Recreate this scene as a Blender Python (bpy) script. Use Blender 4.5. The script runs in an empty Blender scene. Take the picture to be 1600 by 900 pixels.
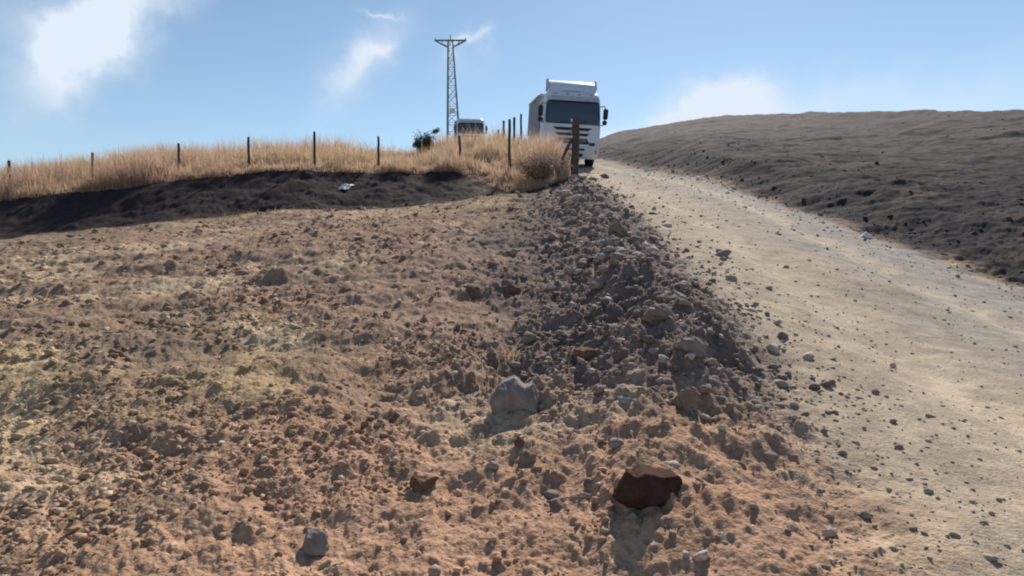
import bpy, math, random
import numpy as np
from mathutils import Vector, Matrix
rad = math.radians
random.seed(7)
rng = np.random.default_rng(7)
scene = bpy.context.scene
COL = scene.collection

# ------------------------------------------------------------------ camera
EYE = 1.6
PITCH = math.atan(0.045)
cam_d = bpy.data.cameras.new('camera')
cam_d.sensor_width = 36.0
cam_d.lens = 22.5
cam_d.clip_start = 0.05
cam_d.clip_end = 6000
cam = bpy.data.objects.new('camera', cam_d)
COL.objects.link(cam)
cam.location = (0, 0, EYE)
cam.rotation_euler = (math.pi / 2 - PITCH, 0, 0)
scene.camera = cam

# ------------------------------------------------------------------ light
SUN_EL, SUN_AZ = 40.0, 17.0          # azimuth: degrees to the right of straight ahead (+Y)
world = bpy.data.worlds.new('World')
scene.world = world
world.use_nodes = True
wn, wl = world.node_tree.nodes, world.node_tree.links
wn.clear()
w_out = wn.new('ShaderNodeOutputWorld')
w_bg = wn.new('ShaderNodeBackground')
w_bg.inputs['Strength'].default_value = 0.102
sky = wn.new('ShaderNodeTexSky')
sky.sky_type = 'NISHITA'
sky.sun_disc = False
sky.sun_elevation = rad(SUN_EL)
sky.sun_rotation = rad(SUN_AZ)
sky.altitude = 1300
sky.air_density = 1.0
sky.dust_density = 0.35
sky.ozone_density = 1.6

sun_d = bpy.data.lights.new('sun', 'SUN')
sun_d.energy = 4.6
sun_d.angle = rad(0.6)
sun_d.color = (1.0, 0.93, 0.83)
sun = bpy.data.objects.new('sun', sun_d)
COL.objects.link(sun)
el, az = rad(SUN_EL), rad(SUN_AZ)
to_sun = Vector((math.sin(az) * math.cos(el), math.cos(az) * math.cos(el), math.sin(el)))
sun.rotation_euler = (-to_sun).to_track_quat('-Z', 'Y').to_euler()

vs = scene.view_settings
vs.view_transform = 'Standard'
vs.look = 'None'
vs.exposure = 0.33
vs.gamma = 1.0
vs.use_curve_mapping = False
scene.render.engine = 'CYCLES'
scene.cycles.max_bounces = 5
scene.cycles.filter_width = 2.0
scene.cycles.diffuse_bounces = 3


def pix_dir(px, py):
    v = Vector(((px - 800) / 1000, 1.0, -(py - 450) / 1000))
    c, s = math.cos(-PITCH), math.sin(-PITCH)
    return Vector((v.x, v.y * c - v.z * s, v.y * s + v.z * c))


# clouds live in the world, at fixed compass directions
def build_sky():
    N, L = wn, wl
    tc = N.new('ShaderNodeTexCoord')
    noise = N.new('ShaderNodeTexNoise')
    noise.inputs['Scale'].default_value = 5.0
    noise.inputs['Detail'].default_value = 9.0
    noise.inputs['Roughness'].default_value = 0.62
    L.new(tc.outputs['Generated'], noise.inputs['Vector'])
    warp = N.new('ShaderNodeVectorMath'); warp.operation = 'SUBTRACT'
    L.new(noise.outputs['Color'], warp.inputs[0]); warp.inputs[1].default_value = (.5, .5, .5)
    wsc = N.new('ShaderNodeVectorMath'); wsc.operation = 'SCALE'
    L.new(warp.outputs[0], wsc.inputs[0]); wsc.inputs['Scale'].default_value = 0.17
    add = N.new('ShaderNodeVectorMath'); add.operation = 'ADD'
    L.new(tc.outputs['Generated'], add.inputs[0]); L.new(wsc.outputs[0], add.inputs[1])
    total = None

    def m(op, a, b=None, clamp=False):
        n = N.new('ShaderNodeMath'); n.operation = op; n.use_clamp = clamp
        for i, v in enumerate((a, b)):
            if v is None: continue
            if isinstance(v, (int, float)): n.inputs[i].default_value = v
            else: L.new(v, n.inputs[i])
        return n.outputs[0]
    # (px, py, half length, half width, tilt deg, strength)
    spots = [(572, 84, 62, 30, 52, .75), (548, 118, 46, 20, 62, .5), (600, 68, 22, 13, 15, .6),
             (738, 62, 26, 8, 45, .9), (725, 85, 34, 22, 60, .22),
             (583, 10, 26, 4, -3, .55),
             (130, 60, 120, 42, 50, .95), (185, 15, 80, 34, 25, .9), (85, 120, 50, 30, 70, .6), (30, 40, 100, 60, 10, .25),
             (1060, 205, 180, 26, 13, 1.5), (1300, 225, 300, 60, 12, .5), (1150, 300, 260, 50, 0, .35)]
    for (px, py, a, b, t, s) in spots:
        d = pix_dir(px, py)
        k = 1000.0 / d.length
        d = d.normalized()
        right = Vector((d.y, -d.x, 0)).normalized(); up = right.cross(d)
        ca, sa = math.cos(rad(t)), math.sin(rad(t))
        e1 = right * ca + up * sa; e2 = -right * sa + up * ca
        foc = d.dot(Vector((0, 1, 0)))
        ln = 1000.0 / foc
        d1 = N.new('ShaderNodeVectorMath'); d1.operation = 'DOT_PRODUCT'
        L.new(add.outputs[0], d1.inputs[0]); d1.inputs[1].default_value = e1
        d2 = N.new('ShaderNodeVectorMath'); d2.operation = 'DOT_PRODUCT'
        L.new(add.outputs[0], d2.inputs[0]); d2.inputs[1].default_value = e2
        d3 = N.new('ShaderNodeVectorMath'); d3.operation = 'DOT_PRODUCT'
        L.new(add.outputs[0], d3.inputs[0]); d3.inputs[1].default_value = d
        u = m('MULTIPLY', d1.outputs['Value'], ln / a)
        v = m('MULTIPLY', d2.outputs['Value'], ln / b)
        q = m('ADD', m('MULTIPLY', u, u), m('MULTIPLY', v, v))
        g = m('POWER', 2.718, m('MULTIPLY', q, -0.9))
        g = m('MULTIPLY', g, m('GREATER_THAN', d3.outputs['Value'], 0.0))
        g = m('MULTIPLY', g, s)
        total = g if total is None else m('ADD', total, g)
    n2 = N.new('ShaderNodeTexNoise'); n2.inputs['Scale'].default_value = 9.0
    n2.inputs['Detail'].default_value = 8.0
    L.new(tc.outputs['Generated'], n2.inputs['Vector'])
    shape = m('ADD', m('MULTIPLY', n2.outputs['Fac'], 1.8), 0.05)
    total = m('MULTIPLY', total, shape, clamp=True)
    # thin veil of high haze low down on the sky
    sep = N.new('ShaderNodeSeparateXYZ'); L.new(tc.outputs['Generated'], sep.inputs[0])
    veil = m('POWER', 2.718, m('MULTIPLY', m('ABSOLUTE', sep.outputs['Z']), -7.0))
    veil = m('MULTIPLY', veil, 0.42)
    tint = N.new('ShaderNodeMix'); tint.data_type = 'RGBA'; tint.blend_type = 'MULTIPLY'
    tint.inputs['Factor'].default_value = 1.0
    L.new(sky.outputs[0], tint.inputs['A']); tint.inputs['B'].default_value = SKY_TINT
    mixv = N.new('ShaderNodeMix'); mixv.data_type = 'RGBA'
    L.new(veil, mixv.inputs['Factor']); L.new(tint.outputs['Result'], mixv.inputs['A'])
    mixv.inputs['B'].default_value = (4.0, 5.0, 6.2, 1)
    mix = N.new('ShaderNodeMix'); mix.data_type = 'RGBA'
    L.new(total, mix.inputs['Factor']); L.new(mixv.outputs['Result'], mix.inputs['A'])
    mix.inputs['B'].default_value = (6.0, 6.7, 7.6, 1)
    L.new(mix.outputs['Result'], w_bg.inputs['Color'])
    L.new(w_bg.outputs[0], w_out.inputs['Surface'])


SKY_TINT = (.97, 1.0, .93, 1)
build_sky()

# ------------------------------------------------------------------ numpy noise
def _hash(ix, iy, seed):
    h = (ix.astype(np.int64) * 374761393 + iy.astype(np.int64) * 668265263 + seed * 2147483647 + 12345) & 0xFFFFFFFF
    h = ((h ^ (h >> 13)) * 1274126177) & 0xFFFFFFFF
    return ((h ^ (h >> 16)) & 0xFFFFFF) / float(0xFFFFFF)


def vnoise(x, y, seed=0):
    ix, iy = np.floor(x), np.floor(y)
    fx, fy = x - ix, y - iy
    fx = fx * fx * fx * (fx * (fx * 6 - 15) + 10); fy = fy * fy * fy * (fy * (fy * 6 - 15) + 10)
    a = _hash(ix, iy, seed); b = _hash(ix + 1, iy, seed)
    c = _hash(ix, iy + 1, seed); d = _hash(ix + 1, iy + 1, seed)
    return (a + (b - a) * fx) * (1 - fy) + (c + (d - c) * fx) * fy - 0.5


def fbm(x, y, seed=0, octs=4, gain=0.5):
    s, a = 0, 1.0
    for o in range(octs):
        c, q = math.cos(.7 * o + .3), math.sin(.7 * o + .3)
        s = s + a * vnoise((x * c - y * q) * 2 ** o, (x * q + y * c) * 2 ** o, seed + o * 17)
        a *= gain
    return s


def clods(x, y, seed):
    """rounded lumps: per-cell domes of random size and height"""
    ix, iy = np.floor(x), np.floor(y)
    best = np.zeros_like(x)
    for dx in (-1, 0, 1):
        for dy in (-1, 0, 1):
            cx, cy = ix + dx, iy + dy
            px = cx + 0.15 + 0.7 * _hash(cx, cy, seed); py = cy + 0.15 + 0.7 * _hash(cx, cy, seed + 5)
            r = 0.25 + 0.5 * _hash(cx, cy, seed + 9) ** 2
            st = 0.7 + 0.6 * _hash(cx, cy, seed + 13)
            an = _hash(cx, cy, seed + 21) * 3.14
            ux, uy = (x - px), (y - py)
            a = (ux * np.cos(an) + uy * np.sin(an)) * st; b = (-ux * np.sin(an) + uy * np.cos(an)) / st
            c, e = .77 * a + .64 * b, .6 * a - .8 * b
            k1 = .7 + .6 * _hash(cx, cy, seed + 33); k2 = .7 + .6 * _hash(cx, cy, seed + 39)
            d = np.maximum(np.maximum(np.maximum(a, -b * k1), np.maximum(c * k2, -c)), np.maximum(np.maximum(e, -e * k1), np.maximum(-a, b)))
            h = np.clip((r * .8 - d) * 1.9, 0, .75 * r)
            h = h * (1 + .9 * (_hash(cx, cy, seed + 41) - .5) * a / r + .9 * (_hash(cx, cy, seed + 43) - .5) * b / r)
            best = np.maximum(best, h)
    return best


def sstep(a, b, x):
    t = np.clip((x - a) / (b - a), 0, 1)
    return t * t * (3 - 2 * t)

# ------------------------------------------------------------------ terrain
# each profile runs outward from the camera: (distance, height row) at matching landmarks
# (near, near-mid, mid, far-mid, bank foot, bank crest, plateau, back, behind, far)
PROF = {
    -300: [(2.3, 900), (3.1, 740), (5, 545), (9, 435), (16.4, 398), (18.9, 335), (24, 326), (33, 322), (95, 345), (200, 380)],
    60: [(2.3, 900), (3.1, 722), (5, 530), (9, 405), (16.4, 368), (18.9, 305), (24, 296), (33, 293), (95, 320), (200, 370)],
    250: [(2.3, 900), (3.1, 721), (5, 527), (9, 398), (16.4, 345), (18.9, 283), (24, 274), (33, 271), (95, 305), (200, 360)],
    370: [(2.3, 900), (3.1, 721), (5, 526), (9, 395), (16.4, 334), (18.9, 271), (24, 263), (33, 261), (95, 297), (200, 355)],
    440: [(2.3, 900), (3.1, 721), (5, 525), (9, 393), (16.4, 328), (18.9, 265), (24, 257), (33, 255), (95, 292), (200, 352)],
    490:  [(2.3, 900), (3.1, 721), (5.0, 525), (9.0, 392), (16.4, 324), (18.9, 262), (24, 254), (33, 253), (95, 290), (200, 350)],
    560:  [(2.3, 900), (3.1, 721), (5.0, 523), (9.0, 388), (16.6, 327), (19.0, 264), (24, 258), (33, 254), (95, 270), (200, 330)],
    650:  [(2.3, 900), (3.1, 720), (5.0, 522), (9.0, 385), (16.8, 320), (19.0, 267), (24, 258), (33, 252), (95, 262), (200, 310)],
    720:  [(2.3, 900), (3.1, 720), (5.0, 521), (9.0, 384), (17.0, 313), (19.0, 266), (23, 240), (28, 231), (95, 262), (200, 310)],
    800:  [(2.3, 900), (3.1, 719), (5.0, 520), (9.0, 383), (17.2, 300), (18.8, 275), (22, 247), (28, 234), (95, 262), (200, 310)],
    870:  [(2.3, 900), (3.1, 719), (5.0, 520), (9.0, 381), (17.5, 292), (19.0, 284), (23, 275), (30, 262), (95, 250), (200, 300)],
    912:  [(2.3, 900), (3.1, 715), (5.1, 511), (9.0, 381), (17.6, 293), (21.0, 279), (26, 271), (33, 264), (95, 240), (200, 300)],
    940:  [(2.3, 900), (3.2, 705), (5.6, 486), (11.0, 345), (30, 262), (34, 243), (50, 224), (85, 211), (120, 215), (220, 290)],
    1000: [(2.3, 900), (3.4, 670), (6.2, 458), (12.0, 334), (27.5, 268), (30.5, 240), (45, 219), (75, 202), (110, 206), (220, 285)],
    1118: [(2.3, 900), (3.4, 672), (6.0, 471), (11.0, 352), (19.0, 290), (22.0, 233), (38, 204), (62, 185), (90, 192), (220, 280)],
    1200: [(2.3,900),(3.4,680),(6,483),(10,378),(17,310),(20,248),(34,212),(54,183),(82,195),(220,285)],
    1300: [(2.3,900),(3.3,690),(5.8,502),(9.5,400),(14,343),(17,270),(30,216),(46,180),(75,195),(220,285)],
    1420: [(2.2,900),(3.2,705),(5.4,535),(8.6,435),(11.6,388),(14.4,298),(26,224),(40,178),(66,192),(220,290)],
    1600: [(2.2,900),(3.1,715),(5,565),(7.2,490),(9.3,440),(12,335),(22,236),(33,175),(58,190),(220,290)],
    1900: [(2.2,900),(3.1,720),(4.8,585),(6.6,520),(8,475),(10,355),(19,245),(30,172),(55,190),(220,290)],
}
NT = 541
RT = np.exp(np.linspace(math.log(0.3), math.log(4000), 760))
TH = np.linspace(-math.pi, math.pi, NT)


def build_table():
    cols, ths = [], []
    for px in sorted(PROF):
        th = math.atan((px - 800) / 1000.0)
        kn = PROF[px]
        r = [0.3, 1.0]; z = [0.03, None]
        pr = [(d / math.cos(th), EYE + (405 - y) / 1000.0 * d) for d, y in kn]
        z[1] = pr[0][1] * 1.0 / pr[0][0]
        rr = np.array(r + [p[0] for p in pr] + [600.0, 4000.0])
        zz = np.array(z + [p[1] for p in pr] + [0.0, -6.0])
        cols.append((rr, zz)); ths.append(th)
    # behind the camera the slope goes on falling gently
    rr0 = cols[0][0]
    back = (rr0.copy(), -0.08 * np.minimum(rr0, 60)); back[1][-2:] = (-5, -6)
    knots_r = np.stack([back[0]] + [c[0] for c in cols] + [back[0]])
    knots_z = np.stack([back[1]] + [c[1] for c in cols] + [back[1]])
    ths = np.array([-math.pi] + ths + [math.pi])
    # smooth interpolation of matching knots over the angle
    K = knots_r.shape[1]
    out = np.zeros((NT, len(RT)))
    lr = np.log(RT)
    KR = np.stack([np.interp(TH, ths, np.log(knots_r[:, k])) for k in range(K)], 1)
    KZ = np.stack([np.interp(TH, ths, knots_z[:, k]) for k in range(K)], 1)
    for i in range(NT):
        out[i] = np.interp(RT, np.exp(KR[i]), KZ[i])
    # smoothing (3 passes of small blur)
    for _ in range(3):
        p = np.pad(out, ((0, 0), (1, 1)), 'edge')
        out = (p[:, :-2] + 2 * p[:, 1:-1] + p[:, 2:]) / 4
    for _ in range(10):
        p = np.pad(out, ((1, 1), (0, 0)), 'wrap')
        out = (p[:-2] + 2 * p[1:-1] + p[2:]) / 4
    return out


TAB = build_table()


def H0(X, Y):
    X = np.asarray(X, float); Y = np.asarray(Y, float)
    th = np.arctan2(X, Y); r = np.hypot(X, Y)
    a = (th + math.pi) / (2 * math.pi) * (NT - 1)
    b = (np.log(np.clip(r, 0.3, 3999)) - math.log(0.3)) / (math.log(4000) - math.log(0.3)) * (len(RT) - 1)
    i = np.clip(np.floor(a).astype(int), 0, NT - 2); j = np.clip(np.floor(b).astype(int), 0, len(RT) - 2)
    fa, fb = a - i, b - j
    return (TAB[i, j] * (1 - fa) + TAB[i + 1, j] * fa) * (1 - fb) + (TAB[i, j + 1] * (1 - fa) + TAB[i + 1, j + 1] * fa) * fb


# road edges in plan (X at given Y)
ROAD_Y = np.array([-60, -10, 0, 2.3, 3.0, 5.0, 6.0, 7.4, 9.0, 11.0, 16.8, 22, 28, 36, 45, 55, 75, 110])
ROAD_N = np.array([-14, -.5, 1.1, 1.32, 1.48, 1.75, 1.85, 1.92, 2.02, 2.15, 2.25, 1.9, 1.2, -.4, -3.0, -6.6, -16, -36])
ROAD_F = np.array([-6, 7.0, 8.6, 8.2, 8.0, 7.8, 7.7, 7.5, 7.1, 6.95, 6.4, 5.7, 5.2, 3.7, 1.4, -2.2, -11, -30])


def road_in(X, Y):
    """signed inside distance to the road (positive inside)"""
    n = np.interp(Y, ROAD_Y, ROAD_N); f = np.interp(Y, ROAD_Y, ROAD_F)
    return np.minimum(X - n, f - X)


def near_off(X, Y):
    return X - np.interp(Y, ROAD_Y, ROAD_N)


def px_of(X, Y):
    return 800 + 1000 * X / np.maximum(Y, .05)


def bank_mask(X, Y):
    """1 beyond the bank crest line where the dry grass grows"""
    th = np.arctan2(X, Y)
    pxs = np.array(sorted(PROF)); ths = np.arctan((pxs - 800) / 1000.0)
    crest = np.array([PROF[p][5][0] for p in pxs]); foot = np.array([PROF[p][4][0] for p in pxs])
    return np.interp(th, ths, foot), np.interp(th, ths, crest)


def detail(X, Y):
    X = np.asarray(X, float); Y = np.asarray(Y, float)
    r = np.hypot(X, Y)
    rd = road_in(X, Y)
    inr = sstep(-0.25, 0.35, rd + 0.25 * vnoise(X * 2.2, Y * 2.2, 91))
    no = near_off(X, Y)
    rub = sstep(-2.6, -1.2, no + 0.8 * vnoise(X * .7, Y * .7, 77)) * (1 - sstep(-.2, .5, no)) * sstep(2.5, 4.5, Y)
    fine = lambda lam: np.clip((lam * 260 - r) / (lam * 130), 0, 1)
    z = 0.10 * fbm(X * .55, Y * .55, 3, 3) * sstep(.5, 2.5, r) * (1 - .5 * inr)
    z = z + (0.075 * fbm(X * .75, Y * 1.9, 13, 4, .5) + .05 * np.minimum(0, fbm(X * 1.5, Y * 3.4, 17, 3) + .05)) * sstep(1.5, 4, r) * (1 - .85 * inr)
    c = 0.040 * clods(X * 1.9 + .12 * vnoise(X * 9, Y * 9, 2), Y * 1.9, 11) * fine(.5)
    c = c + 0.050 * clods(X * 4.3 + .25 * vnoise(X * 14, Y * 14, 4), Y * 4.3 + .2 * vnoise(X * 13, Y * 13, 8), 23) * fine(.22) * sstep(-.25, .2, fbm(X * .8, Y * .8, 61, 2))
    c = c + 0.040 * clods(X * 9.5 + .5 * vnoise(X * 31, Y * 31, 5), Y * 9.5 + .5 * vnoise(X * 29, Y * 33, 6), 31) * fine(.11)
    c = c + 0.018 * clods(X * 21, Y * 21, 41) * fine(.05)
    n = 0.050 * fbm(X * 3.2, Y * 3.2, 51, 6, .62) * fine(.1)
    rough = 1 + 0.8 * rub
    z = z + (c * (.62 + .38 * np.maximum(rub, sstep(5, 9, r))) + n) * rough * (1 - .85 * inr)
    # raised shoulder of loose spoil along the near edge of the road
    z = z + (.20 + .14 * fbm(X * 1.3, Y * 1.3, 19, 3)) * np.exp(-((no + .6) / .5) ** 2) * sstep(1, 3.5, Y) * (1 - sstep(22, 28, Y))
    z = z - 0.05 * np.exp(-((no + 1.75) / .5) ** 2) * sstep(2, 4, Y) * (1 - sstep(15, 20, Y))
    for (hx, hy, hr, hd) in ((1.03, 5.15, .22, .15), (.53, 4.62, .20, .12), (-.95, 4.25, .34, .09), (-.42, 6.3, .22, .10), (-.02, 6.4, .20, .09), (-.75, 3.9, .22, .06), (.62, 2.62, .30, -.03)):
        z = z - hd * np.exp(-((X - hx) ** 2 + ((Y - hy) * 1.3) ** 2) / (hr * hr))
    # wheel tracks
    for off in (1.3, 3.2):
        z = z - (0.045 + .04 * vnoise(X * .9, Y * .9, 55)) * np.exp(-((no - off - .12 * vnoise(X * .5, Y * .5, 56)) / .26) ** 2) * sstep(0, 3, Y)
    # ripples pressed by a dozer track near the brown clod
    tx, ty = X - .62, Y - 2.62
    ang = rad(-24); a = tx * math.cos(ang) + ty * math.sin(ang); b = -tx * math.sin(ang) + ty * math.cos(ang)
    env = np.exp(-(a / .40) ** 4 - (b / .13) ** 4)
    z = z + env * 0.014 * np.sin((a + .5 * b) * 68)
    # far hills
    z = z + 0.35 * fbm(X * .14, Y * .14, 71, 4) * sstep(20, 45, r)
    beyond = sstep(0.0, 1.5, X - np.interp(Y, ROAD_Y, ROAD_F)) * sstep(-5, 2, Y)
    z = z + beyond * (0.13 * fbm(X * .8, Y * .8, 81, 3, .42) + .02 * clods(X * 1.6, Y * 1.6, 83))
    foot, crest = bank_mask(X, Y)
    bk = sstep(0, 1.0, r * np.cos(np.arctan2(X, Y)) - foot + .6) * (1 - sstep(0, .5, near_off(X, Y) + .5))
    z = z + bk * .05 * fbm(X * 1.7, Y * 1.7, 87, 3)
    return z


def H(X, Y):
    return H0(X, Y) + detail(X, Y)


def hit(px, py, dmax=150):
    """the point of the ground seen in a given direction from the camera"""
    d = pix_dir(px, py)
    t = np.exp(np.linspace(math.log(1.0), math.log(dmax), 3000))
    X, Y, Z = d.x * t, d.y * t, EYE + d.z * t
    g = H(X, Y)
    below = np.nonzero(g > Z)[0]
    k = below[0] if len(below) else len(t) - 1
    return Vector((X[k], Y[k], float(g[k])))


def at(px, depth, sink=0.0):
    X = (px - 800) / 1000 * depth
    return Vector((X, depth, float(H(X, depth)) - sink))

# ------------------------------------------------------------------ materials
def mat(name, col, rough=.8, spec=.3, metal=0.0, noise=None, bump=0.0, bscale=40.0, attr=None, trans=None):
    m = bpy.data.materials.new(name); m.use_nodes = True
    N, L = m.node_tree.nodes, m.node_tree.links
    b = N['Principled BSDF']
    b.inputs['Roughness'].default_value = rough
    b.inputs['Specular IOR Level'].default_value = spec
    b.inputs['Metallic'].default_value = metal
    b.inputs['Base Color'].default_value = (*col, 1)
    tc = N.new('ShaderNodeTexCoord')
    src = None
    if attr:
        a = N.new('ShaderNodeAttribute'); a.attribute_name = attr
        src = a.outputs['Color']
    if noise:
        sc, amt = noise
        n = N.new('ShaderNodeTexNoise'); n.inputs['Scale'].default_value = sc
        n.inputs['Detail'].default_value = 8; n.inputs['Roughness'].default_value = .65
        L.new(tc.outputs['Object'], n.inputs['Vector'])
        mr = N.new('ShaderNodeMapRange')
        mr.inputs['From Min'].default_value = .3; mr.inputs['From Max'].default_value = .7
        mr.inputs['To Min'].default_value = 1 - amt; mr.inputs['To Max'].default_value = 1 + amt
        L.new(n.outputs['Fac'], mr.inputs['Value'])
        mx = N.new('ShaderNodeVectorMath'); mx.operation = 'SCALE'
        if src: L.new(src, mx.inputs[0])
        else: mx.inputs[0].default_value = col
        L.new(mr.outputs[0], mx.inputs['Scale'])
        src = mx.outputs[0]
    if src: L.new(src, b.inputs['Base Color'])
    if bump:
        n = N.new('ShaderNodeTexNoise'); n.inputs['Scale'].default_value = bscale
        n.inputs['Detail'].default_value = 6
        L.new(tc.outputs['Object'], n.inputs['Vector'])
        bp = N.new('ShaderNodeBump'); bp.inputs['Strength'].default_value = bump
        bp.inputs['Distance'].default_value = .02
        L.new(n.outputs['Fac'], bp.inputs['Height']); L.new(bp.outputs[0], b.inputs['Normal'])
    return m


M = {
    'ground': mat('soil', (.3, .2, .13), .95, .1, noise=(38, .28), bump=.55, bscale=70, attr='Col'),
    'stone': mat('loose_stone', (.3, .25, .2), .9, .15, noise=(25, .25), bump=.4, bscale=60, attr='Col'),
    'grey_rock': mat('grey_rock', (.24, .20, .18), .9, .15, noise=(14, .3), bump=.6, bscale=30),
    'brown_rock': mat('brown_clod', (.070, .038, .028), .95, .08, noise=(16, .35), bump=.8, bscale=30),
    'dark_rock': mat('dark_rock', (.11, .10, .10), .92, .12, noise=(14, .3), bump=.6, bscale=30),
    'soil_lump': mat('soil_lump', (.17, .105, .075), .95, .08, noise=(16, .35), bump=.8, bscale=30),
    'tan_rock': mat('tan_rock', (.25, .185, .14), .92, .12, noise=(14, .3), bump=.6, bscale=30),
    'grass': mat('dry_grass', (.5, .36, .22), .8, .15, attr='Col'),
    'leaf': mat('bush_leaf', (.06, .075, .04), .7, .2, attr='Col'),
    'bark': mat('weathered_wood', (.10, .085, .08), .9, .1, noise=(12, .35), bump=.4, bscale=30),
    'old_wood': mat('dark_post_wood', (.10, .078, .075), .9, .1, noise=(9, .35), bump=.6, bscale=22),
    'white': mat('truck_white_paint', (.68, .71, .77), .38, .5, noise=(3, .08)),
    'dusty': mat('dusty_white_body', (.44, .47, .53), .6, .3, noise=(2.5, .14)),
    'glass': mat('windscreen_glass', (.045, .060, .085), .12, .8),
    'black': mat('black_plastic', (.022, .023, .027), .55, .4),
    'dark': mat('dark_chassis', (.035, .034, .036), .7, .3, noise=(6, .3)),
    'tyre': mat('tyre_rubber', (.03, .028, .027), .9, .2, noise=(9, .3)),
    'rim': mat('steel_rim', (.35, .34, .33), .5, .5, .3),
    'lamp': mat('headlamp_glass', (.62, .66, .70), .1, .8),
    'amber': mat('amber_lens', (.55, .2, .03), .2, .6),
    'steel': mat('galvanised_steel', (.20, .215, .24), .6, .4, .2),
    'insul': mat('insulator', (.75, .78, .8), .3, .5),
    'litter': mat('white_plastic', (.72, .72, .74), .6, .3, noise=(8, .1)),
}

def see_through(m, amount):
    N, L = m.node_tree.nodes, m.node_tree.links
    b = N['Principled BSDF']; out = N['Material Output']
    t = N.new('ShaderNodeBsdfTranslucent'); mx = N.new('ShaderNodeMixShader')
    src = b.inputs['Base Color'].links[0].from_socket
    L.new(src, t.inputs['Color']); mx.inputs[0].default_value = amount
    L.new(b.outputs[0], mx.inputs[1]); L.new(t.outputs[0], mx.inputs[2]); L.new(mx.outputs[0], out.inputs['Surface'])


see_through(M['grass'], .5)
see_through(M['leaf'], .3)

# ------------------------------------------------------------------ mesh helpers
def np_mesh(name, V, F, m, cols=None, parent=None, smooth=True, nv=None):
    """V (n,3), F (k,3|4) arrays"""
    me = bpy.data.meshes.new(name)
    V = np.ascontiguousarray(V, np.float32); F = np.ascontiguousarray(F, np.int32)
    me.vertices.add(len(V)); me.vertices.foreach_set('co', V.ravel())
    w = F.shape[1]
    me.loops.add(F.size); me.loops.foreach_set('vertex_index', F.ravel())
    me.polygons.add(len(F))
    me.polygons.foreach_set('loop_start', np.arange(0, F.size, w, dtype=np.int32))
    if smooth: me.polygons.foreach_set('use_smooth', np.ones(len(F), bool))
    me.update(calc_edges=True)
    if cols is not None:
        a = me.color_attributes.new('Col', 'FLOAT_COLOR', 'POINT')
        c = np.ones((len(V), 4), np.float32); c[:, :3] = cols
        a.data.foreach_set('color', c.ravel())
    me.materials.append(m)
    o = bpy.data.objects.new(name, me); COL.objects.link(o)
    if parent: o.parent = parent
    return o


def tag(o, label=None, cat=None, group=None, kind=None):
    if label: o['label'] = label
    if cat: o['category'] = cat
    if group: o['group'] = group
    if kind: o['kind'] = kind
    return o


def empty(name, loc=(0, 0, 0)):
    o = bpy.data.objects.new(name, None); COL.objects.link(o); o.location = loc
    o.empty_display_size = .2
    return o


class MB:
    def __init__(s): s.v = []; s.f = []
    def add(s, vs, fs):
        n = len(s.v); s.v += [tuple(v) for v in vs]; s.f += [tuple(i + n for i in f) for f in fs]
        return s
    def box(s, c, d, R=None):
        x, y, z = d[0] / 2, d[1] / 2, d[2] / 2
        vs = [Vector((i * x, j * y, k * z)) for i in (-1, 1) for j in (-1, 1) for k in (-1, 1)]
        if R: vs = [R @ v for v in vs]
        vs = [v + Vector(c) for v in vs]
        return s.add(vs, [(0, 1, 3, 2), (4, 6, 7, 5), (0, 4, 5, 1), (2, 3, 7, 6), (0, 2, 6, 4), (1, 5, 7, 3)])
    def tube(s, pts, rs, n=8, cap=True):
        pts = [Vector(p) for p in pts]
        if not isinstance(rs, (list, tuple)): rs = [rs] * len(pts)
        base = len(s.v); vs = []
        for i, p in enumerate(pts):
            a = pts[max(i - 1, 0)]; b = pts[min(i + 1, len(pts) - 1)]
            t = (b - a).normalized()
            u = t.orthogonal().normalized() if i == 0 else (u0 - t * u0.dot(t)).normalized()
            u0 = u; w = t.cross(u)
            for k in range(n):
                q = 2 * math.pi * k / n
                vs.append(p + (u * math.cos(q) + w * math.sin(q)) * rs[i])
        fs = []
        for i in range(len(pts) - 1):
            for k in range(n):
                fs.append((i * n + k, i * n + (k + 1) % n, (i + 1) * n + (k + 1) % n, (i + 1) * n + k))
        if cap:
            fs.append(tuple(range(n))[::-1]); fs.append(tuple((len(pts) - 1) * n + k for k in range(n)))
        return s.add(vs, fs)
    def beam(s, a, b, w):
        a, b = Vector(a), Vector(b)
        return s.tube([a, b], w / 2 * 1.2, 4)
    def build(s, name, m, parent=None, bevel=0, smooth=False, sub=0):
        me = bpy.data.meshes.new(name); me.from_pydata(s.v, [], s.f); me.update()
        me.materials.append(m)
        o = bpy.data.objects.new(name, me); COL.objects.link(o)
        if parent: o.parent = parent
        import bmesh
        bm = bmesh.new(); bm.from_mesh(me); bmesh.ops.recalc_face_normals(bm, faces=bm.faces)
        if bevel: bmesh.ops.bevel(bm, geom=[e for e in bm.edges], offset=bevel, segments=2, affect='EDGES', clamp_overlap=True)
        bm.to_mesh(me); bm.free()
        if smooth or bevel:
            for p in me.polygons: p.use_smooth = True
            try: me.set_sharp_from_angle(angle=rad(40))
            except Exception: pass
        return o

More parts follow.
